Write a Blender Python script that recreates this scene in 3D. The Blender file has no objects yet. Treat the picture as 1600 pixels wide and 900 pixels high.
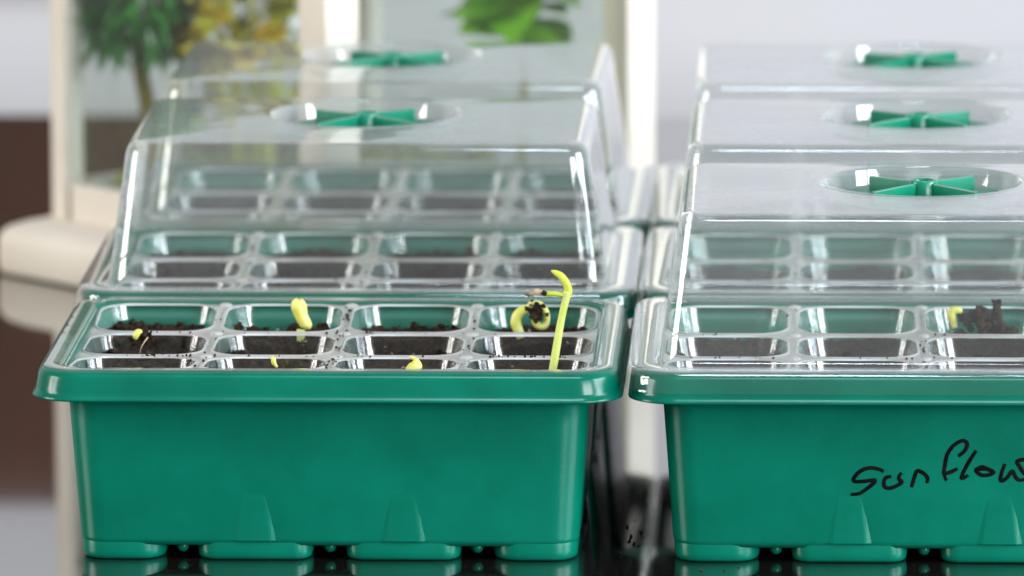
import bpy, bmesh, math, random
from mathutils import Vector, Matrix, noise
R = math.radians
S = 0.01                      # everything below is laid out in centimetres
scene = bpy.context.scene
col = scene.collection

# ------------------------------------------------------------------ camera
cam_d = bpy.data.cameras.new('camera'); cam = bpy.data.objects.new('camera', cam_d); col.objects.link(cam)
cam_d.sensor_width = 36; cam_d.lens = 263.6; cam_d.clip_start = .05; cam_d.clip_end = 50
cam.matrix_world = (Matrix.Translation((.153765, -2.29031, .480721)) @ Matrix.Rotation(.0415324, 4, 'Z')
                    @ Matrix.Rotation(math.pi/2 - .168967, 4, 'X') @ Matrix.Rotation(R(-.2), 4, 'Z'))
cam_d.dof.use_dof = True; cam_d.dof.focus_distance = 2.36; cam_d.dof.aperture_fstop = 12.5
scene.camera = cam

# ------------------------------------------------------------------ world and lamps
w = bpy.data.worlds.new('World'); scene.world = w; w.use_nodes = True
w.node_tree.nodes['Background'].inputs[0].default_value = (1, .975, .945, 1)
w.node_tree.nodes['Background'].inputs[1].default_value = .25
def window_light(name, loc, target, sx, sy, power, color, nx=2, ny=2, gap=.07):
    # daylight coming through a window: one area lamp for each pane
    loc = Vector(loc); q = (Vector(target) - loc).to_track_quat('-Z', 'Y')
    for i in range(nx):
        for j in range(ny):
            l = bpy.data.lights.new(name, 'AREA'); l.shape = 'RECTANGLE'
            l.size = sx/nx - gap; l.size_y = sy/ny - gap
            l.energy = power/(nx*ny); l.color = color
            o = bpy.data.objects.new(name, l); col.objects.link(o)
            o.rotation_mode = 'QUATERNION'; o.rotation_quaternion = q
            o.location = loc + q @ Vector(((i + .5)*sx/nx - sx/2, (j + .5)*sy/ny - sy/2, 0))
window_light('window_light', (2.25, -.5, .62), (0, .2, .05), 1.3, 1.3, 84, (.82, .91, 1))
window_light('window_light', (-2.3, -.5, .62), (0, .2, .05), 1.0, 1.2, 46, (1, .97, .93))
window_light('window_light', (2.0, -2.3, .55), (.1, .2, .05), 1.2, 1.0, 66, (.93, .96, 1), 2, 2)
window_light('window_light', (.5, -1.6, 2.9), (.1, .2, .05), 1.3, .6, 38, (.70, .83, 1), 3, 1)

vs = scene.view_settings
vs.view_transform = 'Standard'; vs.look = 'None'; vs.exposure = .22; vs.gamma = 1; vs.use_curve_mapping = False
cy = scene.cycles
cy.use_denoising = True
cy.use_adaptive_sampling = True; cy.adaptive_threshold = .02; cy.max_bounces = 10; cy.transparent_max_bounces = 64; cy.diffuse_bounces = 3; cy.glossy_bounces = 6
cy.caustics_reflective = False; cy.caustics_refractive = False
cy.sample_clamp_indirect = 6

# ------------------------------------------------------------------ helpers
def link(o, parent=None):
    col.objects.link(o)
    if parent is not None: o.parent = parent
    return o
def mesh_of(bm, name, smooth=True):
    for v in bm.verts: v.co *= S
    bmesh.ops.recalc_face_normals(bm, faces=bm.faces[:])
    me = bpy.data.meshes.new(name); bm.to_mesh(me); bm.free()
    if smooth: me.polygons.foreach_set('use_smooth', [True]*len(me.polygons))
    return me
def obj(name, bm, mat, parent=None, smooth=True, angle=None):
    me = bm if isinstance(bm, bpy.types.Mesh) else mesh_of(bm, name, smooth)
    if not me.materials: me.materials.append(mat)
    o = link(bpy.data.objects.new(name, me), parent)
    if angle: me.set_sharp_from_angle(angle=R(angle))
    return o
def thing(name, label, cat, loc=(0, 0, 0), rz=0, group=None):
    o = bpy.data.objects.new(name, None); col.objects.link(o); o.empty_display_size = .01
    o.location = Vector(loc)*S; o.rotation_euler = (0, 0, rz)
    return tag(o, label, cat, group)
def tag(o, label, cat, group=None, kind=None):
    o['label'] = label; o['category'] = cat
    if group: o['group'] = group
    if kind: o['kind'] = kind
    return o
def rr(hw, hd, r, n=8, cx=0, cy=0, m=0):
    """rounded rectangle, counter-clockwise"""
    r = max(.01, min(r, hw - .001, hd - .001)); pts = []
    for k, (sx, sy) in enumerate(((1, 1), (-1, 1), (-1, -1), (1, -1))):
        for i in range(n + 1):
            a = (k + i/n)*math.pi/2
            pts.append((cx + sx*(hw - r) + r*math.cos(a), cy + sy*(hd - r) + r*math.sin(a)))
    if m:                                    # extra points along the straight sides
        out = []
        for k in range(4):
            arc = pts[k*(n + 1):(k + 1)*(n + 1)]; nxt = pts[((k + 1) % 4)*(n + 1)]; out += arc
            out += [(arc[-1][0] + (nxt[0] - arc[-1][0])*q/(m + 1), arc[-1][1] + (nxt[1] - arc[-1][1])*q/(m + 1)) for q in range(1, m + 1)]
        pts = out
    return pts
def ring(bm, pts, z):
    return [bm.verts.new((x, y, z)) for x, y in pts]
def bridge(bm, a, b):
    n = len(a)
    for i in range(n): bm.faces.new((a[i], a[(i + 1) % n], b[(i + 1) % n], b[i]))
def loft(bm, loops, close=False, cap0=False, cap1=False):
    rs = [ring(bm, p, z) for p, z in loops]
    for a, b in zip(rs, rs[1:]): bridge(bm, a, b)
    if close: bridge(bm, rs[-1], rs[0])
    if cap0: bm.faces.new(rs[0][::-1])
    if cap1: bm.faces.new(rs[-1])
    return rs
def box(bm, x0, x1, y0, y1, z0, z1, bev=0):
    t = bmesh.new()
    v = [t.verts.new(c) for c in ((x0,y0,z0),(x1,y0,z0),(x1,y1,z0),(x0,y1,z0),(x0,y0,z1),(x1,y0,z1),(x1,y1,z1),(x0,y1,z1))]
    for f in ((0,3,2,1),(4,5,6,7),(0,1,5,4),(1,2,6,5),(2,3,7,6),(3,0,4,7)): t.faces.new([v[i] for i in f])
    if bev: bmesh.ops.bevel(t, geom=t.edges[:], offset=bev, segments=2, affect='EDGES', profile=.7)
    join(bm, t)
def join(bm, t):
    me = bpy.data.meshes.new('tmp'); t.to_mesh(me); t.free(); bm.from_mesh(me); bpy.data.meshes.remove(me)
def catmull(pts, sub=6):
    P = [Vector(p) for p in pts]; P = [2*P[0] - P[1]] + P + [2*P[-1] - P[-2]]; out = []
    for i in range(1, len(P) - 2):
        for k in range(sub):
            t = k/sub; a, b, c, d = P[i-1:i+3]
            out.append(.5*((2*b) + (c - a)*t + (2*a - 5*b + 4*c - d)*t*t + (-a + 3*b - 3*c + d)*t**3))
    return out + [P[-2]]
def tube(bm, pts, rad, n=10, flat=(1, 1), up=(0, 1, 0)):
    """rad: number, or list of radii spread along the points"""
    P = [Vector(p) for p in pts]; m = len(P); rings = []
    def rr_(t):
        if not isinstance(rad, (list, tuple)): return rad
        x = t*(len(rad) - 1); i = min(int(x), len(rad) - 2); return rad[i] + (rad[i+1] - rad[i])*(x - i)
    ref = Vector(up)
    for i, p in enumerate(P):
        t = (P[min(i+1, m-1)] - P[max(i-1, 0)]).normalized()
        a = t.cross(ref)
        if a.length < .05: a = t.cross(Vector((1, 0, 0)))
        a.normalize(); b = t.cross(a).normalized(); r = rr_(i/(m - 1))
        rings.append([bm.verts.new(p + a*math.cos(2*math.pi*k/n)*r*flat[0] + b*math.sin(2*math.pi*k/n)*r*flat[1]) for k in range(n)])
    for a, b in zip(rings, rings[1:]): bridge(bm, a, b)
    bm.faces.new(rings[0][::-1]); bm.faces.new(rings[-1])
def blob(bm, c, r, rng, sub=1, squash=(1, 1, 1), rough=.35):
    t = bmesh.new(); bmesh.ops.create_icosphere(t, subdivisions=sub, radius=1)
    o = Vector((rng.uniform(0, 99), rng.uniform(0, 99), rng.uniform(0, 99)))
    q = Matrix.Rotation(rng.uniform(0, 6.3), 3, Vector((rng.gauss(0,1), rng.gauss(0,1), rng.gauss(0,1))).normalized())
    for v in t.verts:
        k = r*(1 + rough*2*noise.noise(v.co*1.6 + o)); v.co = Vector(c) + q @ Vector((v.co.x*k*squash[0], v.co.y*k*squash[1], v.co.z*k*squash[2]))
    join(bm, t)
def spin_z(a): return Matrix.Rotation(a, 4, 'Z')

# ------------------------------------------------------------------ materials
def mat(name):
    m = bpy.data.materials.new(name); m.use_nodes = True
    nt = m.node_tree; return m, nt, nt.nodes.get('Principled BSDF')
def nd(nt, t, **kw):
    n = nt.nodes.new(t)
    for k, v in kw.items():
        if k in n.inputs: n.inputs[k].default_value = v
        else: setattr(n, k, v)
    return n
def noisy(name, c0, c1, scale, rough=.5, bump=0, detail=4, bscale=None, spec=.5, rvar=0, stops=(.35, .65), sss=0):
    m, nt, b = mat(name)
    tc = nd(nt, 'ShaderNodeTexCoord'); n = nd(nt, 'ShaderNodeTexNoise', Scale=scale, Detail=detail)
    nt.links.new(tc.outputs['Object'], n.inputs['Vector'])
    cr = nd(nt, 'ShaderNodeValToRGB'); cr.color_ramp.elements[0].color = (*c0, 1); cr.color_ramp.elements[1].color = (*c1, 1)
    cr.color_ramp.elements[0].position, cr.color_ramp.elements[1].position = stops
    nt.links.new(n.outputs['Fac'], cr.inputs['Fac']); nt.links.new(cr.outputs['Color'], b.inputs['Base Color'])
    b.inputs['Roughness'].default_value = rough; b.inputs['Specular IOR Level'].default_value = spec
    if sss:
        b.inputs['Subsurface Weight'].default_value = sss; b.inputs['Subsurface Radius'].default_value = (.004, .004, .001)
        b.inputs['Subsurface Scale'].default_value = 1
    if rvar:
        mr = nd(nt, 'ShaderNodeMapRange'); mr.inputs['To Min'].default_value = rough - rvar; mr.inputs['To Max'].default_value = rough + rvar
        nt.links.new(n.outputs['Fac'], mr.inputs['Value']); nt.links.new(mr.outputs['Result'], b.inputs['Roughness'])
    if bump:
        n2 = nd(nt, 'ShaderNodeTexNoise', Scale=bscale or scale*3, Detail=5.0); nt.links.new(tc.outputs['Object'], n2.inputs['Vector'])
        bp = nd(nt, 'ShaderNodeBump', Strength=bump, Distance=.001)
        nt.links.new(n2.outputs['Fac'], bp.inputs['Height']); nt.links.new(bp.outputs['Normal'], b.inputs['Normal'])
    return m
def clear_plastic(name, tint, haze=.03, edge=.18, rough=.04, bump=.0, bscale=20, hazecol=(.85, .88, .88)):
    """thin clear sheet: light passes straight through, Fresnel mirror on both faces, cloudy haze that also stands in for pale reflections"""
    m, nt, b = mat(name); nt.nodes.remove(b); out = nt.nodes['Material Output']
    lw = nd(nt, 'ShaderNodeLayerWeight', Blend=.5)
    def mth(op, a, bb=None):
        n = nd(nt, 'ShaderNodeMath', operation=op)
        for i, x in enumerate((a, bb)):
            if x is None: continue
            if isinstance(x, (int, float)): n.inputs[i].default_value = x
            else: nt.links.new(x, n.inputs[i])
        return n.outputs[0]
    f5 = mth('POWER', lw.outputs['Facing'], 5)
    r1 = mth('ADD', mth('MULTIPLY', f5, .96), .04)
    rs = mth('DIVIDE', mth('MULTIPLY', r1, 2), mth('ADD', r1, 1))
    tr = nd(nt, 'ShaderNodeBsdfTransparent', Color=(*tint, 1)); gl = nd(nt, 'ShaderNodeBsdfGlossy', Roughness=rough, Color=(1, 1, 1, 1))
    df = nd(nt, 'ShaderNodeBsdfDiffuse', Color=(*hazecol, 1)); tl = nd(nt, 'ShaderNodeBsdfTranslucent', Color=(*hazecol, 1))
    dm = nd(nt, 'ShaderNodeMixShader'); dm.inputs[0].default_value = .5
    nt.links.new(df.outputs[0], dm.inputs[1]); nt.links.new(tl.outputs[0], dm.inputs[2])
    tc = nd(nt, 'ShaderNodeTexCoord'); hn = nd(nt, 'ShaderNodeTexNoise', Scale=28.0, Detail=5.0, Roughness=.65)
    nt.links.new(tc.outputs['Object'], hn.inputs['Vector'])
    hv = mth('MULTIPLY', mth('ADD', mth('MULTIPLY', mth('POWER', lw.outputs['Facing'], 4), edge), haze), mth('ADD', mth('MULTIPLY', hn.outputs['Fac'], 1.6), .2))
    m1 = nd(nt, 'ShaderNodeMixShader'); nt.links.new(hv, m1.inputs[0]); nt.links.new(tr.outputs[0], m1.inputs[1]); nt.links.new(dm.outputs[0], m1.inputs[2])
    m2 = nd(nt, 'ShaderNodeMixShader'); nt.links.new(rs, m2.inputs[0]); nt.links.new(m1.outputs[0], m2.inputs[1]); nt.links.new(gl.outputs[0], m2.inputs[2])
    nt.links.new(m2.outputs[0], out.inputs['Surface'])
    if bump:
        n2 = nd(nt, 'ShaderNodeTexNoise', Scale=bscale, Detail=2.0); nt.links.new(tc.outputs['Object'], n2.inputs['Vector'])
        bp = nd(nt, 'ShaderNodeBump', Strength=bump, Distance=.002)
        nt.links.new(n2.outputs['Fac'], bp.inputs['Height']); nt.links.new(bp.outputs['Normal'], gl.inputs['Normal'])
    return m
M = {}
M['green'] = noisy('green_plastic', (.0, .128, .078), (.0, .160, .100), 38, .31, .05, rvar=.05, bscale=900, spec=.28)
M['green_rim'] = noisy('green_plastic_rim', (.0, .118, .074), (.0, .142, .089), 60, .2, .02, rvar=.05, bscale=300, spec=.3)
M['green_dial'] = noisy('green_dial_plastic', (.0, .18, .10), (.0, .215, .12), 90, .28, .03, bscale=400)
M['clear'] = clear_plastic('clear_dome_plastic', (.965, .98, .975), .06, 1.15, .05, .12, 22)  # milky sheet; strong edge haze paints the wall's pale reflection onto the tops
M['skirt'] = clear_plastic('clear_skirt_plastic', (.97, .985, .98), .004, .05, .03, .0, 22)
M['cell'] = clear_plastic('clear_cell_plastic', (.96, .98, .975), .004, .05, .14, .1, 60)
M['web'] = clear_plastic('dusty_sheen_web_plastic', (.90, .92, .91), .68, .60, .26, .05, 60, (.95, .92, .87))  # dust plus a pale diffuse colour painting in the bright grazing reflection
M['cup'] = clear_plastic('vent_cup_plastic', (.95, .97, .965), .2, .5, .05, .05, 22)
M['flange'] = clear_plastic('clear_flange_plastic', (.95, .97, .96), .05, .25, .06, .12, 40)
M['glass'] = clear_plastic('lantern_glass', (.95, .975, .96), .006, .02, .02)
M['soil'] = noisy('potting_soil', (.008, .005, .003), (.060, .034, .020), 420, .95, 1.0, 6, 900, .2)
M['crumb'] = noisy('soil_crumbs', (.006, .004, .003), (.05, .03, .018), 160, .95, .6, 4, 900, .2)
M['bits'] = noisy('bark_and_grit', (.16, .09, .05), (.55, .45, .33), 130, .8, .3)
M['sprout'] = noisy('sprout_yellow', (.56, .56, .04), (.84, .80, .34), 90, .42, .1, sss=.35)
M['stem'] = noisy('sprout_stem', (.52, .60, .08), (.70, .74, .30), 90, .4, .1, sss=.35)
M['leaf_y'] = noisy('cotyledon_green', (.40, .50, .03), (.66, .70, .09), 120, .42, .1, sss=.3)
M['husk'] = noisy('seed_husk', (.10, .06, .04), (.50, .38, .24), 260, .8, .5)
M['ink'] = noisy('marker_ink', (.003, .003, .003), (.007, .007, .007), 200, .85, spec=.05)
M['cream'] = noisy('cream_painted_wood', (.66, .59, .49), (.74, .68, .58), 14, .55, .15, rvar=.08)
M['brown'] = noisy('dark_brown_wood', (.032, .008, .002), (.07, .021, .006), 9, .45, .1)
M['brass'] = noisy('brass', (.45, .26, .06), (.6, .36, .1), 80, .35)
M['moss'] = noisy('moss', (.14, .19, .02), (.32, .36, .05), 200, .9, 1)
M['pine'] = noisy('dark_green_leaf', (.006, .10, .008), (.04, .30, .02), 60, .45)
M['broad'] = noisy('broad_green_leaf', (.08, .34, .005), (.26, .56, .02), 45, .4)
M['trunk'] = noisy('topiary_trunk', (.26, .19, .02), (.40, .31, .05), 60, .8, .5)
M['gold'] = noisy('golden_petal', (.78, .52, .02), (.90, .72, .10), 60, .4)
M['olive'] = noisy('olive_leaf', (.36, .36, .01), (.60, .56, .05), 60, .5)
M['pearl'] = noisy('pearl_white', (.75, .80, .80), (.85, .88, .88), 60, .2)
M['wall'] = noisy('white_wall', (.43, .418, .425), (.455, .443, .45), 2.2, .8, .05)
# polished black table top
m, nt, b = mat('black_polished_stone')
b.inputs['Base Color'].default_value = (.012, .010, .009, 1); b.inputs['Roughness'].default_value = .06
b.inputs['IOR'].default_value = 1.6; b.inputs['Coat Weight'].default_value = .8; b.inputs['Coat Roughness'].default_value = .02; b.inputs['Coat IOR'].default_value = 1.6
tc = nd(nt, 'ShaderNodeTexCoord'); n = nd(nt, 'ShaderNodeTexNoise', Scale=240.0, Detail=6.0)
cr = nd(nt, 'ShaderNodeValToRGB'); cr.color_ramp.elements[0].position = .62; cr.color_ramp.elements[0].color = (.010, .009, .008, 1)
cr.color_ramp.elements[1].position = .78; cr.color_ramp.elements[1].color = (.06, .055, .05, 1)
nt.links.new(tc.outputs['Object'], n.inputs['Vector']); nt.links.new(n.outputs['Fac'], cr.inputs['Fac']); nt.links.new(cr.outputs['Color'], b.inputs['Base Color'])
M['table'] = m

# ------------------------------------------------------------------ the setting
bm = bmesh.new(); box(bm, -95, 115, -55, 98, -4, 0, .5)
o = obj('table', bm, M['table'], smooth=False); o['kind'] = 'structure'; o['label'] = 'polished black table top that mirrors the trays'
bm = bmesh.new(); box(bm, -260, 260, 131, 143, -75, 190)
o = obj('wall', bm, M['wall'], smooth=False); o['kind'] = 'structure'; o['label'] = 'plain white wall behind the table'
bm = bmesh.new(); box(bm, -75, -6, 129.2, 131.2, 1.6, 24, .3)
tag(obj('wooden_board', bm, M['brown'], smooth=False), 'dark brown wooden board on the wall behind the lantern', 'board')

# ------------------------------------------------------------------ green tray
HW, HD, RC, WALL = 9.25, 7.1, 1.5, .14
def prof(hw, z, n=8, r0=RC, m=0):         # rounded rectangle set in from the tray's outer edge
    i = HW - hw
    return rr(hw, HD - i, max(.35, r0 - i*.45), n, m=m), z
def body_y(z): return -HD + (HW - body_hw(z))
def body_hw(z): return 7.85 + (8.25 - 7.85)*(z - .45)/5.6
def tray_body():
    bm = bmesh.new()
    hs = lambda z: body_hw(z)
    lo = [prof(hs(.45) - .22, .45), prof(hs(.5) - .07, .5), prof(hs(.63) - .012, .62), prof(hs(.66), .66), prof(hs(.72), .72)] + [prof(hs(z), z) for z in (1.5, 3, 4.5, 5.0)] + [prof(8.24, 5.2), prof(8.38, 5.5), prof(8.42, 6.08)]
    lo += [prof(8.30, 6.08), prof(8.22, 5.4), prof(hs(4.9) - WALL, 4.9), prof(hs(3) - WALL, 3), prof(hs(.9) - WALL, .9), prof(hs(.8) - .4, .68)]
    loft(bm, lo, cap0=True, cap1=True)
    return mesh_of(bm, 'body')
def tray_rim():
    bm = bmesh.new()
    pts = [(8.25, 6.02), (8.30, 6.17), (8.38, 6.2), (8.75, 6.215), (8.95, 6.19), (9.05, 6.12), (9.09, 6.0), (9.16, 5.6), (9.18, 5.48), (9.24, 5.42),
           (9.27, 5.37), (9.26, 5.32), (9.2, 5.30), (9.12, 5.33), (9.08, 5.5), (8.98, 5.98), (8.85, 6.08), (8.45, 6.04)]
    loft(bm, [prof(a, z, 10) for a, z in pts], close=True)
    return mesh_of(bm, 'rim')
FX = [(-7.83, -5.15), (-4.15, -.52), (.52, 4.15), (5.15, 7.83)]
FY = [(-5.68, -2.3), (-1.7, 1.7), (2.3, 5.68)]
def foot_mesh(x0, x1, y0, y1):
    bm = bmesh.new(); hw, hd = (x1 - x0)/2, (y1 - y0)/2; dr = .24 if max(abs(x0), abs(x1)) > 7 else 0
    loft(bm, [(rr(hw - a, hd - a, r + dr), z) for a, r, z in ((.06, .6, .95), (.004, .62, .74), (.0, .62, .60), (.006, .6, .28), (.02, .58, .15), (.06, .55, .06), (.13, .5, .015), (.26, .4, 0))], cap0=True, cap1=True)
    return mesh_of(bm, 'foot'), ((x0 + x1)/2, (y0 + y1)/2)
def rib_mesh():
    bm = bmesh.new()
    yb = lambda z: body_y(z) + .03
    yf = lambda z: body_y(z) + .004 - .06*(2.3 - z)/1.68
    def quad(z, hwf, hwb): return [bm.verts.new((-hwb, yb(z), z)), bm.verts.new((-hwf, yf(z), z)), bm.verts.new((hwf, yf(z), z)), bm.verts.new((hwb, yb(z), z))]
    a, b_ = quad(.62, .52, .82), quad(2.3, .33, .47)
    for i in range(4): bm.faces.new((a[i], a[(i+1) % 4], b_[(i+1) % 4], b_[i]))
    bm.faces.new(a[::-1]); bm.faces.new(b_)
    bmesh.ops.bevel(bm, geom=[e for e in bm.edges if any(v.co.y < body_y(v.co.z) + .01 for v in e.verts)], offset=.05, segments=4, affect='EDGES', profile=.5)
    return mesh_of(bm, 'rib', False)
def knob_mesh():
    bm = bmesh.new(); bmesh.ops.create_uvsphere(bm, u_segments=14, v_segments=8, radius=.2)
    return mesh_of(bm, 'knob')
def vent_hole_disc(bm, r, holes, z, th):
    """flat disc with round holes and thickness"""
    nr, nt_ = 16, 72
    V = [[bm.verts.new((r*(k + .5)/(nr + .5)*math.cos(2*math.pi*i/nt_), r*(k + .5)/(nr + .5)*math.sin(2*math.pi*i/nt_), z)) for i in range(nt_)] for k in range(nr + 1)]
    for k in range(nr):
        for i in range(nt_):
            q = [V[k][i], V[k][(i+1) % nt_], V[k+1][(i+1) % nt_], V[k+1][i]]; c = sum((v.co for v in q), Vector())/4
            if not any((c.x - x)**2 + (c.y - y)**2 < rad*rad for x, y, rad in holes): bm.faces.new(q)
    bm.faces.new(V[0])
    bmesh.ops.delete(bm, geom=[v for v in bm.verts if not v.link_faces], context='VERTS')
    g = bmesh.ops.extrude_face_region(bm, geom=bm.faces[:])
    for v in g['geom']:
        if isinstance(v, bmesh.types.BMVert): v.co.z -= th

ME = dict(body=tray_body(), rim=tray_rim(), rib=rib_mesh(), knob=knob_mesh())
FEET = [foot_mesh(*x, *y) for y in FY for x in FX]
def child(name, me, m, parent, loc=(0, 0, 0), rz=0):
    o = obj(name, me, m, parent); o.location = Vector(loc)*S; o.rotation_euler = (0, 0, rz); return o
def seed_tray(loc, rz, label):
    t = thing('seed_tray', label, 'seed tray', loc, rz, 'green seed trays in two rows of three')
    b_ = child('body', ME['body'], M['green'], t); child('rim', ME['rim'], M['green_rim'], t)
    for x in (-2.35, 2.35): child('rib', ME['rib'], M['green'], b_, (x, 0, 0))
    for x in (-4.65, 0, 4.65): child('knob', ME['knob'], M['green'], b_, (x, -5.0, .34))
    for me, (x, y) in FEET: child('foot', me, M['green'], t, (x, y, 0))
    return t

# ------------------------------------------------------------------ clear insert with twelve cells
CX = [-6.17, -2.02, 2.13 - .0, 6.22]; CX = [-6.21, -2.07, 2.07, 6.21]; CHW = 1.90
CY = [(-6.02, -2.33), (-1.90, 1.88), (2.33, 6.02)]
WEB = 5.86
def bowl(y):                         # the loaded insert sags: its webs sit lowest in the middle row
    t = max(0, min(1, (abs(y) - 2.0)/4.1)); return .26*t*t*(3 - 2*t)
def sag(bm, yoff=0):
    for v in bm.verts:
        k = max(0, min(1, (v.co.z - 3.5)/2)); v.co.z = max(v.co.z, min(v.co.z + bowl(v.co.y + yoff)*k, 6.25))
def insert_flange():
    bm = bmesh.new()
    loft(bm, [prof(8.93, 6.235, 10), prof(8.92, 6.262, 10), prof(8.86, 6.275, 10), prof(8.6, 6.275, 10), prof(8.46, 6.25, 10), prof(8.40, 6.12, 10, .9), prof(8.34, 5.93, 10, .7), prof(8.26, WEB, 10, .5)])
    sag(bm); return mesh_of(bm, 'flange')
def insert_web():
    bm = bmesh.new(); xs = [-8.27, -4.14, 0, 4.14, 8.27]; ys = [-6.12, -2.115, 2.105, 6.12]
    for i, cx in enumerate(CX):
        for j, (y0, y1) in enumerate(CY):
            hd, yy = (y1 - y0)/2, (y0 + y1)/2
            out = rr((xs[i+1] - xs[i])/2, (ys[j+1] - ys[j])/2, .05, 6, (xs[i+1] + xs[i])/2, (ys[j+1] + ys[j])/2)
            loft(bm, [(out, WEB)] + [(rr(CHW + e, hd + e, 1.0 + e, 6, cx, yy), WEB + z) for e, z in ((.085, 0), (.055, .04), (.015, .045), (-.02, -.012))])
    bmesh.ops.remove_doubles(bm, verts=bm.verts, dist=.004)
    sag(bm); me = mesh_of(bm, 'web'); me.set_sharp_from_angle(angle=R(50)); return me
def cell_mesh(hd, yoff):
    bm = bmesh.new()
    lo = [(rr(CHW - .02, hd - .02, .98, 6), WEB - .012),
          (rr(CHW - .07, hd - .07, .98, 6), WEB - .3), (rr(CHW - .2, hd - .2, .98, 6), WEB - .9), (rr(CHW - .45, hd - .45, .85, 6), 1.5), (rr(CHW - .6, hd - .6, .7, 6), 1.25)]
    loft(bm, lo, cap1=True); sag(bm, yoff); return mesh_of(bm, 'cell')
def bump_mesh():
    bm = bmesh.new(); lo = []
    for k in range(5):
        a = k/5*math.pi/2; lo.append((rr(.22*math.cos(a), .22*math.cos(a), 9, 4), .09*math.sin(a)))
    loft(bm, lo, cap1=True); return mesh_of(bm, 'bump')
ME['web'] = insert_web(); ME['flange'] = insert_flange(); ME['bump'] = bump_mesh()
CELLS = [cell_mesh((y1 - y0)/2, (y1 + y0)/2) for y0, y1 in CY]
def cell_insert(loc, rz, label):
    t = thing('cell_insert', label, 'cell insert', loc, rz, 'clear twelve cell inserts in the trays')
    child('web', ME['web'], M['web'], t); child('flange', ME['flange'], M['flange'], t)
    for k, (y0, y1) in enumerate(CY):
        for cx in CX: child('cell', CELLS[k], M['cell'], t, (cx, (y0 + y1)/2, 0))
    for x in (-4.14, 0, 4.14):
        for y in (-2.12, 2.1, 5.95): child('bump', ME['bump'], M['web'], t, (x + .05, y, WEB + bowl(y)))
    return t

# ------------------------------------------------------------------ clear dome with vent
def dome_shell():
    bm = bmesh.new(); n = 10
    lo = [prof(9.42, 5.66, n, m=15), prof(9.43, 5.70, n, m=15), prof(9.37, 5.76, n, m=15), prof(9.33, 6.1, n, m=15), prof(9.28, 6.27, n, m=15), prof(9.17, 6.335, n, m=15), prof(8.75, 6.345, n, m=15), prof(8.50, 6.35, n, m=15), prof(8.38, 6.40, n, m=15),
          prof(8.31, 6.52, n, m=15), prof(8.14, 7.6, n, m=15), prof(7.97, 8.8, n, m=15), prof(7.81, 9.9, n, m=15), prof(7.73, 10.5, n, m=15), prof(7.70, 10.70, n, m=15), prof(7.65, 10.83, n, m=15), prof(7.56, 10.94, n, m=15), prof(7.43, 11.01, n, m=15), prof(7.25, 11.03, n, m=15), prof(6.9, 11.05, n, m=15)]
    edge = lo[-1][0]; N = len(edge)
    ang = [math.atan2(y, x) for x, y in edge]; circ = [(3.32*math.cos(a), 3.32*math.sin(a)) for a in ang]
    for t, z in ((.35, 11.11), (.7, 11.17), (.92, 11.21), (1, 11.24)):
        lo.append(([(a[0] + (c[0] - a[0])*t, a[1] + (c[1] - a[1])*t) for a, c in zip(edge, circ)], z))
    rs = loft(bm, lo)
    # slight waviness of the thin thermoformed sheet
    for v in bm.verts:
        if 6.6 < v.co.z < 10.4 or v.co.z > 11.04:
            k = noise.noise(Vector((v.co.x*.33, v.co.y*.33, v.co.z*.4)) + Vector((7, 3, 1)))
            v.co.z += .03*k*min(1, abs(11.04 - v.co.z)*14); v.co.x += .02*k
    me = mesh_of(bm, 'cover'); me.materials.append(M['clear']); me.materials.append(M['skirt'])
    for p in me.polygons:
        if p.center.z < .0628: p.material_index = 1
    return me
def vent_cup():
    bm = bmesh.new(); lo = []
    for r, z in ((3.32, 11.24), (3.26, 11.285), (3.19, 11.275), (3.14, 11.2), (3.07, 10.75), (3.0, 10.64), (2.85, 10.61), (.3, 10.61)):
        lo.append(([(r*math.cos(2*math.pi*k/56), r*math.sin(2*math.pi*k/56)) for k in range(56)], z))
    loft(bm, lo, cap1=True); return mesh_of(bm, 'vent_cup')
def dial_mesh():
    bm = bmesh.new(); vent_hole_disc(bm, 2.82, [(1.85*math.cos(k*math.pi/2), 1.85*math.sin(k*math.pi/2), .52) for k in range(4)], 10.74, .08)
    return mesh_of(bm, 'disc', smooth=False)
def hub_mesh():
    bm = bmesh.new(); C = lambda r: [(r*math.cos(2*math.pi*k/28), r*math.sin(2*math.pi*k/28)) for k in range(28)]
    loft(bm, [(C(.46), 10.73), (C(.44), 11.26), (C(.41), 11.30), (C(.34), 11.30), (C(.31), 11.27), (C(.30), 10.95)], cap1=True); me = mesh_of(bm, 'hub'); me.set_sharp_from_angle(angle=R(45)); return me
def fin_mesh():
    bm = bmesh.new(); box(bm, .36, 2.32, -.075, .075, 10.73, 11.2, .025)
    for v in bm.verts:
        v.co.z += .03*(1 if v.co.z > 11 else 0)*(1.2 - v.co.x)
    return mesh_of(bm, 'fin', smooth=False)
ME['shell'] = dome_shell(); ME['cup'] = vent_cup(); ME['disc'] = dial_mesh(); ME['hub'] = hub_mesh(); ME['fin'] = fin_mesh()
def humidity_dome(loc, rz, dial, label):
    t = thing('humidity_dome', label, 'dome lid', loc, rz, 'clear dome lids on the trays')
    child('cover', ME['shell'], M['clear'], t); child('vent_cup', ME['cup'], M['cup'], t)
    d = child('vent_dial', ME['disc'], M['green_dial'], t, rz=dial)
    child('hub', ME['hub'], M['green_dial'], d)
    for k in range(4): child('fin', ME['fin'], M['green_dial'], d, rz=math.pi/4 + k*math.pi/2)
    return t

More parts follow.
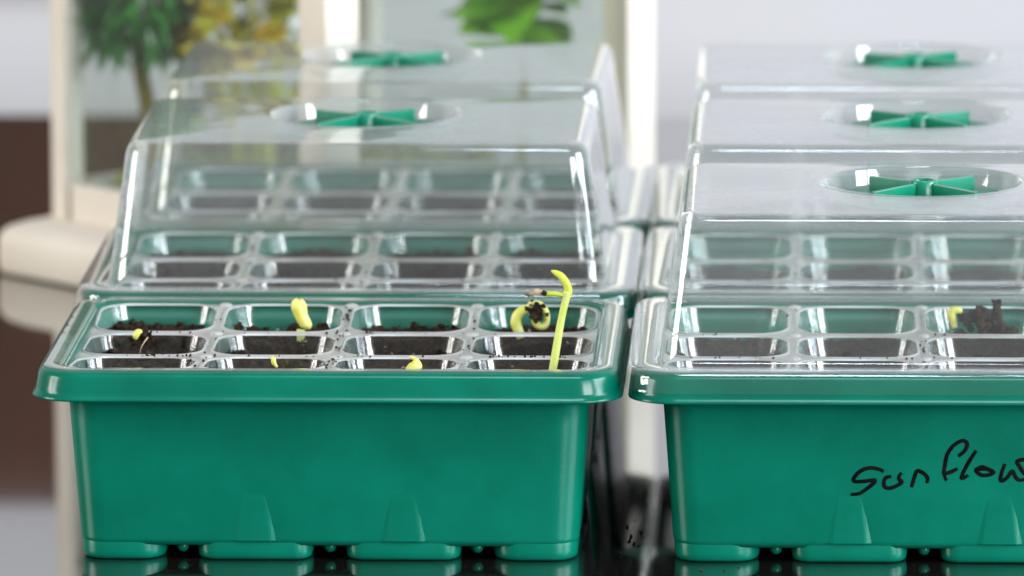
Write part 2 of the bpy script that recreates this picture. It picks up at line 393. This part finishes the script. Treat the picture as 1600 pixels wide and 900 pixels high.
# ------------------------------------------------------------------ soil
def soil_height(x, y, seed):
    p = Vector((x*.9, y*.9, seed*7.3)); return .2*noise.noise(p) + .16*noise.noise(p*2.7) + .08*noise.noise(p*7)
def potting_soil(loc, rz, seed, level, crumbs, label, clumps=(), web_crumbs=0):
    rng = random.Random(seed); bm = bmesh.new(); nx, ny = 26, 16
    for j, (y0, y1) in enumerate(CY):
        for i, cx in enumerate(CX):
            cyy, hd, hw = (y0 + y1)/2, (y1 - y0)/2 - .2, CHW - .2; lv = level[j] + rng.uniform(-.07, .07)
            def put(u, v):
                # squash the square grid into the cell's rounded outline
                k = 1 - .24*(abs(u*v))**2.2
                return u*hw*k, v*hd*k
            g = []
            for b_ in range(ny + 1):
                row = []
                for a in range(nx + 1):
                    x, y = put(a/nx*2 - 1, b_/ny*2 - 1)
                    row.append(bm.verts.new((cx + x, cyy + y, lv + soil_height(cx + x, cyy + y, seed) + rng.uniform(-.025, .025))))
                g.append(row)
            for b_ in range(ny):
                for a in range(nx): bm.faces.new((g[b_][a], g[b_][a+1], g[b_+1][a+1], g[b_+1][a]))
            loop = g[0][:] + [r_[-1] for r_ in g[1:]] + g[-1][-2::-1] + [r_[0] for r_ in g[-2:0:-1]]
            low = [bm.verts.new((cx + (v.co.x - cx)*.8, cyy + (v.co.y - cyy)*.8, 1.7)) for v in loop]
            bridge(bm, low, loop)
            for q in range(crumbs):
                x, y = put(rng.uniform(-.97, .97), rng.uniform(-.97, .97)); r = rng.choice((.04, .05, .06, .08, .1, .14))
                blob(bm, (cx + x, cyy + y, lv + soil_height(cx + x, cyy + y, seed) + r*.5), r, rng, 1 if r < .09 else 2, (1, 1, .8))
            for q in range(crumbs//2 if j else 0):
                # crumbs pressed against the near wall of the cell
                x = rng.uniform(-.8, .8)*hw; r = rng.choice((.06, .08, .11, .14))
                blob(bm, (cx + x, cyy - hd + .0, lv - rng.uniform(.0, .7)), r, rng, 1)
    for x, y, z, r, n in clumps:
        for q in range(n):
            s = r*rng.uniform(.18, .5); blob(bm, (x + rng.gauss(0, r*.38), y + rng.gauss(0, r*.3), z + rng.gauss(0, r*.3)), s, rng, 2, rough=.5)
    for q in range(web_crumbs):
        # spilled crumbs lying on the webs between the cells
        if rng.random() < .5: x, y = rng.choice((-4.14, 0, 4.14)) + rng.gauss(0, .1), rng.uniform(-6, 6)
        else: x, y = rng.uniform(-7.8, 8), rng.choice((-2.12, 2.1, -2.12)) + rng.gauss(0, .1)
        if rng.random() > .25 + .75*max(0, math.sin(x*1.1 + 1.3)): continue
        r = rng.uniform(.015, .05); blob(bm, (x, y, WEB + .04 + bowl(y)), r, rng, 1)
    me = mesh_of(bm, 'potting_soil', smooth=False)
    o = obj('potting_soil', me, M['soil']); o.location = Vector(loc)*S; o.rotation_euler = (0, 0, rz)
    tag(o, label, 'soil', kind='stuff')
    return o
def grit(loc, seed, n, level, label):
    rng = random.Random(seed); bm = bmesh.new()
    for q in range(n):
        j = rng.randrange(3); cx = rng.choice(CX); y0, y1 = CY[j]
        x, y = cx + rng.uniform(-1.5, 1.5), rng.uniform(y0 + .3, y1 - .3); r = rng.uniform(.02, .07)
        if j and rng.random() < .6: y = y0 + .16; z = level[j] - rng.uniform(0, .6); r *= .8
        else: z = level[j] + soil_height(x, y, 1) + .07
        blob(bm, (x, y, z), r, rng, 1, (1.3, .8, .6))
    o = obj('grit', bm, M['bits'], smooth=False); o.location = Vector(loc)*S; tag(o, label, 'grit', kind='stuff')

# ------------------------------------------------------------------ lay out the six trays
P, Q = 14.5, 18.68
spots = []   # name, loc, rz, has dome, dial rotation
where = [('at the front left, the one without a lid', 'front left'), ('in the middle of the left row', 'middle left'), ('at the back of the left row', 'rear left'),
         ('at the front right with handwriting on its side', 'front right'), ('in the middle of the right row', 'middle right'), ('at the back of the right row', 'rear right')]
for k, (x, row, rz, dial) in enumerate([(0, 0, 0, 0), (.02, 1, R(.15), R(4)), (.1, 2, R(-.4), R(-3)), (Q, 0, R(.1), R(1)), (Q + .03, 1, R(-.2), R(-2)), (Q + .05, 2, R(.3), R(5))]):
    loc = (x, HD + row*P, 0); long_, short = where[k]
    t = seed_tray(loc, rz, 'green plastic seed tray ' + long_)
    if k == 3: tray_text = t
    if k == 0: lab = 'clear cell insert with bright sprouts in the open front left tray'
    else: lab = 'clear cell insert under the dome of the %s tray' % short
    cell_insert(loc, rz, lab)
    if k: humidity_dome(loc, rz, dial, 'clear dome lid with green vent dial on the %s tray' % short)
    lv = [(5.14, 5.24, 5.45), (5.25, 5.25, 5.52), (5.25, 5.25, 5.4), (5.05, 5.2, 5.12), (5.1, 5.1, 5.05), (5.1, 5.1, 5.1)][k]
    cl = []
    if k == 0:
        cl = [(-2.9, 4.1, 5.35, .45, 16), (-6.8, 4.6, 5.3, .35, 10), (-5.6, 4.8, 5.3, .35, 12), (-3.3, 4.7, 5.3, .4, 12), (2.2, 4.9, 5.3, .5, 16), (3.1, 4.9, 5.25, .35, 12), (4.9, 4.5, 5.4, .4, 14), (7.2, 4.6, 5.3, .4, 14)]
    if k == 3: cl = [(2.55, 3.9, 5.45, .5, 34), (1.2, 3.9, 5.3, .45, 22), (-.2, 4.3, 5.2, .3, 6), (-5.5, 4.7, 5.1, .25, 6)]
    potting_soil(loc, rz, k + 1, lv, (70, 24, 14, 40, 14, 10)[k], 'dark crumbly potting soil in the cells of the %s tray' % short, cl, (260, 40, 0, 120, 20, 0)[k])
    if k in (0, 3): grit(loc, 40 + k, 110 if k == 0 else 40, lv, 'pale grit and bark bits on the soil of the %s tray' % short)
# handwriting on the front right tray
K = 5.3333
strokes = [[(430,408),(390,390),(330,378),(270,388),(215,420),(180,465),(185,490),(240,492),(310,485),(355,480),(345,505),(290,550),(225,592),(155,600)],
    [(492,448),(445,462),(430,500),(442,540),(490,545),(550,520),(580,497),(560,475),(556,450),(578,418)],
    [(702,402),(685,455),(660,540)], [(700,400),(735,408),(775,435),(795,465),(790,505)],
    [(1052,280),(1100,240),(1125,190),(1110,158),(1070,156),(1005,198),(958,270),(940,350),(932,420),(950,485)], [(928,400),(935,424),(980,416),(1045,385)],
    [(1200,235),(1150,310),(1100,400),(1078,455),(1090,463),(1135,440)],
    [(1190,395),(1250,370),(1310,395),(1345,415),(1310,435),(1250,440),(1212,418),(1202,395),(1270,388),(1330,405)],
    [(1440,345),(1415,410),(1403,470),(1415,487),(1455,462),(1500,405),(1520,440),(1545,473),(1580,480),(1625,465)],
    [(1640,300),(1590,310),(1540,326),(1560,365),(1592,415),(1615,440)]]
def px_to_face(px, py):
    """photo pixel -> point on the sloping front of the front right tray (cm, tray space)"""
    f = 11717.; a, b_ = (px - 800)/f, (450 - py)/f; y = 1.4
    d = cam.matrix_world.to_3x3() @ Vector((a, b_, -1)); o_ = cam.matrix_world.translation/S
    for it in range(4):
        p = o_ + d*((y - o_.y)/d.y); y = HD + body_y(p.z)
    return Vector((p.x - Q, body_y(p.z) - .006, p.z))
bm = bmesh.new()
for s in strokes:
    pts = catmull([px_to_face(1300 + x/K, 660 + y/K) for x, y in s], 5)
    tube(bm, pts, [.055, .066, .06, .066, .05], 8, flat=(1, .25), up=(0, 1, 0))
hw_ = obj('handwriting', bm, M['ink'], [c for c in tray_text.children if c.name.startswith('body')][0])
hw_['label'] = 'black marker handwriting on the front of the tray'

# ------------------------------------------------------------------ seedlings
def mk(name, pts, rad, m, parent, sub=7, n=12, flat=(1, 1)):
    bm = bmesh.new(); tube(bm, catmull(pts, sub), rad, n, flat); return obj(name, bm, m, parent)
def clump(name, c, r, n, seed, parent, m='crumb'):
    rng = random.Random(seed); bm = bmesh.new()
    for q in range(n): blob(bm, (c[0] + rng.gauss(0, r*.4), c[1] + rng.gauss(0, r*.35), c[2] + rng.gauss(0, r*.4)), r*rng.uniform(.2, .48), rng, 2, rough=.55)
    return obj(name, bm, M[m], parent, smooth=False)
G = 'sprouting sunflower seedlings'
def seedling(px, py, y, label):
    """stands where photo pixel (px, py) meets depth y; returns the thing and a function from photo pixels to its own space"""
    f = 11717.; o_ = cam.matrix_world.translation/S
    def at(px, py, dy=0):
        d = cam.matrix_world.to_3x3() @ Vector(((px - 800)/f, (450 - py)/f, -1)); return o_ + d*((y + dy - o_.y)/d.y)
    base = at(px, py); t = thing('seedling', label, 'seedling', base, 0, G)
    return t, lambda px, py, dy=0: at(px, py, dy) - base
t, A = seedling(866, 572, 3.0, 'tallest sprout with two spread seed leaves in the front left tray')
mk('stem', [A(861, 592), A(865, 570), A(870, 540), A(875, 510), A(880, 485), A(884, 468), A(886, 456)], [.125, .13, .125, .115, .12, .13], M['stem'], t)
mk('seed_leaf', [A(884, 470), A(888, 458), A(886, 445), A(877, 432), A(868, 426), A(861, 423)], [.09, .125, .13, .12, .09, .025], M['leaf_y'], t, flat=(1, .7))
mk('seed_leaf', [A(884, 464), A(878, 461), A(866, 459), A(852, 459), A(842, 457)], [.06, .07, .085, .08, .04], M['leaf_y'], t, flat=(1, 1.2))
bm = bmesh.new(); tube(bm, catmull([A(848, 458, -.1), A(838, 456, -.12), A(828, 460, -.1), A(819, 459)], 5), [.09, .12, .07, .02], 7)
obj('seed_husk', bm, M['husk'], t, smooth=False)
clump('soil_clump', A(849, 458, -.15), .13, 9, 4, t)
t, A = seedling(468, 524, 10.2, 'thick bent yellow sprout rising from the second cell, front left tray')
mk('stem', [A(470, 540), A(470, 528), A(470, 515)], [.13, .13, .14], M['stem'], t)
mk('seed_leaf', [A(478, 514), A(479, 509), A(474, 500), A(468, 489), A(465, 480), A(465, 474), A(468, 469)], [.08, .19, .21, .2, .215, .2, .13], M['sprout'], t)
mk('stalk', [A(478, 503, .15), A(474, 490, .2), A(472, 478, .1), A(468, 470, 0)], [.13, .14, .15, .12], M['sprout'], t)
t, A = seedling(812, 517, 10.4, 'arched yellow sprout carrying black soil, last cell of front left tray')
mk('stem', [A(815, 528), A(809, 514), A(806, 504), A(808, 494), A(815, 486), A(824, 482), A(834, 477)], [.15, .17, .18, .17, .16, .14, .12], M['sprout'], t)
mk('seed_leaf', [A(826, 476), A(835, 474), A(846, 478), A(853, 489), A(854, 502), A(849, 510), A(840, 508), A(834, 502), A(832, 497)], [.08, .11, .12, .12, .11, .13, .12, .09, .04], M['sprout'], t)
clump('soil_clump', A(839, 490, -.1), .3, 24, 9, t); clump('soil_clump', A(828, 480, -.1), .17, 9, 10, t)
t, A = seedling(215, 536, 7.0, 'pale yellow leaf tip breaking out of a dark soil lump, first column')
mk('seed_leaf', [A(213, 530), A(212, 525), A(216, 519), A(222, 518)], [.05, .11, .11, .05], M['sprout'], t)
clump('soil_clump', A(227, 528, .25), .26, 20, 12, t); clump('soil_clump', A(206, 534, .1), .16, 9, 13, t)
mk('root', [A(231, 527, -.2), A(222, 540, -.4), A(218, 552, -.7)], [.025, .02, .012], M['husk'], t, n=6)
t, A = seedling(646, 584, 2.6, 'pale sprout tip poking over the front rim of the lidless tray')
mk('seed_leaf', [A(640, 592), A(645, 580), A(650, 570), A(651, 560)], [.2, .25, .21, .05], M['sprout'], t)
mk('leaf_tip', [A(651, 563, .1), A(645, 559, .1), A(639, 557, .1)], [.06, .06, .02], M['sprout'], t)
t, A = seedling(430, 575, 3.2, 'tiny pale yellow shoot in the front row, second column')
mk('seed_leaf', [A(433, 574), A(428, 567), A(427, 561), A(424, 557)], [.04, .08, .08, .03], M['sprout'], t, n=8)
t, A = seedling(1491, 505, 10.8, 'small hooked yellow sprout under the front right dome')
mk('stem', [A(1492, 512), A(1489, 500), A(1486, 492), A(1490, 485), A(1498, 485), A(1503, 488)], [.1, .13, .15, .14, .12, .06], M['sprout'], t)
t, A = seedling(1558, 512, 10.9, 'dark upright bark splinter in the soil under the front right dome')
t.name = 'bark_splinter'; t['category'] = 'bark'; del t['group']
mk('splinter', [A(1562, 520), A(1560, 500), A(1558, 485), A(1556, 470)], [.16, .15, .15, .1], M['crumb'], t, n=6, flat=(1, .6))
clump('soil_clump', A(1558, 472), .17, 10, 31, t); clump('soil_clump', A(1535, 497, -.1), .42, 34, 32, t); clump('soil_clump', A(1510, 500, -.1), .26, 18, 33, t)

# ------------------------------------------------------------------ lantern with plants behind the trays
LX, LY, LS = -2.75, 55.6, 7.65       # centre, half side between post centres
lan = thing('lantern', 'cream painted wooden lantern with glass sides behind the left trays', 'lantern', (LX, LY, 0), R(45))
BH = 9.85
bm = bmesh.new(); loft(bm, [(rr(BH - a, BH - a, .9, 5), z) for a, z in ((.3, .04), (.08, .1), (0, .3), (0, 1.3), (.06, 1.55), (.25, 1.8), (.7, 2.0), (1.2, 2.12), (1.4, 2.2))], cap0=True, cap1=True); obj('base', bm, M['cream'], lan, angle=40)
for sx in (-1, 1):
    for sy in (-1, 1):
        h = {(-1, -1): .8, (-1, 1): .45, (1, -1): .72, (1, 1): .5}[sx, sy]; bm = bmesh.new(); box(bm, -h, h, -h, h, 2.15, 31, .14); child('post', mesh_of(bm, 'post', False), M['cream'], lan, (sx*LS, sy*LS, 0))
for k in range(4):
    a = k*math.pi/2
    for z0, z1 in ((2.18, 3.6), (29.2, 30.6)):
        bm = bmesh.new(); box(bm, -LS + .78, LS - .78, -LS - .5, -LS + .5, z0, z1, .1); child('rail', mesh_of(bm, 'rail', False), M['cream'], lan, rz=a)
    bm = bmesh.new(); box(bm, -LS + .7, LS - .7, -LS - .1, -LS + .1, 3.55, 29.3); child('glass_pane', mesh_of(bm, 'glass_pane', False), M['glass'], lan, rz=a)
bm = bmesh.new(); loft(bm, [(rr(10, 10, .1, 1), 31), (rr(10, 10, .1, 1), 32), (rr(3, 3, .1, 1), 37), (rr(3, 3, .1, 1), 38)], cap0=True, cap1=True)
obj('roof', bm, M['cream'], lan, smooth=False)
bm = bmesh.new(); box(bm, -.35, .35, -.2, .2, 5.3, 5.9, .08); child('latch', mesh_of(bm, 'latch', False), M['brass'], lan, (LS + .95, -LS + .2, 0))
bm = bmesh.new(); rng = random.Random(77)
for q in range(260):
    x, y = rng.uniform(-6.4, 6.4), rng.uniform(-6.4, 6.4); blob(bm, (x, y, 3.5 + rng.uniform(-.1, .5)), rng.uniform(.3, .7), rng, 1)
o = obj('moss', bm, M['moss'], smooth=False); o.location = (LX*S, LY*S, 0); o.rotation_euler = (0, 0, R(45))
tag(o, 'olive green moss covering the floor of the lantern', 'moss', kind='stuff')

def leaf(bm, p, d, L, W, bend, rng):
    d = Vector(d).normalized(); up = Vector((rng.gauss(0, .4), rng.gauss(0, .4), 1)); s = d.cross(up).normalized(); u = s.cross(d).normalized()
    rows = []
    for k in range(5):
        t = k/4; wdt = W*math.sin(math.pi*(.12 + .86*t))*.5; c = Vector(p) + d*L*t - u*bend*L*t*t
        rows.append([bm.verts.new(c - s*wdt + u*.12*wdt), bm.verts.new(c), bm.verts.new(c + s*wdt + u*.12*wdt)])
    for a, b_ in zip(rows, rows[1:]):
        bm.faces.new((a[0], a[1], b_[1], b_[0])); bm.faces.new((a[1], a[2], b_[2], b_[1]))
f = 11717.; o_ = cam.matrix_world.translation/S
def at(px, py, y):
    d = cam.matrix_world.to_3x3() @ Vector(((px - 800)/f, (450 - py)/f, -1)); return o_ + d*((y - o_.y)/d.y)
# small dark topiary on a trunk
b0 = at(236, 250, 57); b0.z = 2.9; t = thing('topiary_tree', 'small dark green artificial tree with thin trunk inside the lantern', 'plant', b0)
top = at(215, 60, 57) - b0
bm = bmesh.new(); tube(bm, catmull([(0, 0, 0), at(232, 180, 57) - b0, at(220, 110, 57) - b0, top, top + Vector((-.2, 0, 3))], 4), [.36, .32, .3, .25, .1], 9); obj('trunk', bm, M['trunk'], t)
bm = bmesh.new(); rng = random.Random(5)
cc = at(222, -10, 57) - b0
for q in range(2200):
    a, e = rng.uniform(0, 6.3), rng.uniform(-.75, 1); r = rng.uniform(.2, 1)**.5*2.5
    x = Vector((math.cos(a)*math.sqrt(1 - e*e), math.sin(a)*math.sqrt(1 - e*e), e*1.9 + .55))
    if e < 0 and abs(x.x) < .25 and rng.random() < .5: continue
    leaf(bm, cc + x*r*(1 + .15*math.sin(3*a)), x + Vector((rng.gauss(0, .4), rng.gauss(0, .4), rng.gauss(-.35, .4))), rng.uniform(.9, 1.5), rng.uniform(.16, .3), rng.uniform(-.1, .4), rng)
obj('crown', bm, M['pine'], t)
# golden bloom cluster
b1 = at(400, 200, 55); b1.z = 2.9; t = thing('flower_spray', 'yellow and olive artificial flower spray inside the lantern', 'flowers', b1)
rng = random.Random(8)
for k, (px, py, dy) in enumerate([(330, 20, 0), (375, 40, 1), (420, 60, -1), (440, 15, 0), (320, 85, -.5), (347, 100, 0), (390, -20, 1), (300, 60, 1), (340, -70, 0), (430, -60, 1), (380, -120, 0), (460, -110, 1), (320, -150, 1), (420, -180, 0)]):
    c = at(px, py, 55 + dy) - b1; bm = bmesh.new()
    for q in range(26):
        a, e = rng.uniform(0, 6.3), rng.uniform(-.8, 1); x = Vector((math.cos(a), math.sin(a), e)).normalized()
        leaf(bm, c, x, rng.uniform(.7, 1.2), .65, rng.uniform(-.2, .5), rng)
    fl = obj('bloom', bm, M['gold' if k not in (3, 6) else 'olive'], t)
    bm = bmesh.new(); tube(bm, catmull([c, c*.6 + Vector((.2, 0, 0)), (c.x*.25, c.y*.25, 0)], 5), .08, 6); obj('stalk', bm, M['olive'], t)
bm = bmesh.new()
for q in range(300):
    p = at(rng.uniform(290, 485), rng.uniform(-240, 170), 55 + rng.uniform(-1, 3)) - b1
    leaf(bm, p, (rng.gauss(0, 1), rng.gauss(0, .6), rng.gauss(.5, .6)), rng.uniform(.7, 1.5), rng.uniform(.25, .5), .3, rng)
obj('foliage', bm, M['olive'], t)
bm = bmesh.new(); bmesh.ops.create_uvsphere(bm, u_segments=20, v_segments=12, radius=.42); p = at(466, 38, 52.5); bmesh.ops.translate(bm, verts=bm.verts, vec=p - b1)
obj('pearl', bm, M['pearl'], t)
# broad leaved plant
b2 = at(810, 200, 58); b2.z = 2.9; t = thing('leafy_plant', 'bright green broad leaved plant inside the lantern', 'plant', b2)
bm = bmesh.new(); c = at(815, 40, 58) - b2; tube(bm, catmull([(0, 0, 0), c*.5 + Vector((.15, 0, 0)), c], 5), .16, 8); obj('stem', bm, M['trunk'], t)
rng = random.Random(21)
for k in range(30):
    a = -2.9 + k*.49; bm = bmesh.new(); e = rng.uniform(-.15, .6)
    leaf(bm, c + Vector((rng.uniform(-.5, .5), 0, rng.uniform(-.2, 2.4))), (math.cos(a), math.sin(a)*.8, e), rng.uniform(2.2, 2.9), rng.uniform(1.9, 2.6), rng.uniform(.2, .55), rng)
    obj('leaf', bm, M['broad'], t)

# ------------------------------------------------------------------ spilled soil on the table
bm = bmesh.new(); rng = random.Random(91)
for q in range(30):
    x, y = (rng.gauss(9.5, .25), rng.gauss(5.5, 1.2)) if q < 20 else (rng.uniform(10.5, 28), rng.uniform(-.2, 1.2))
    r = rng.choice((.015, .02, .03, .05)); blob(bm, (x, y, r*.6), r, rng, 1)
tag(obj('soil_crumbs', bm, M['crumb'], smooth=False), 'scattered soil crumbs on the black table beside the trays', 'soil', kind='stuff')
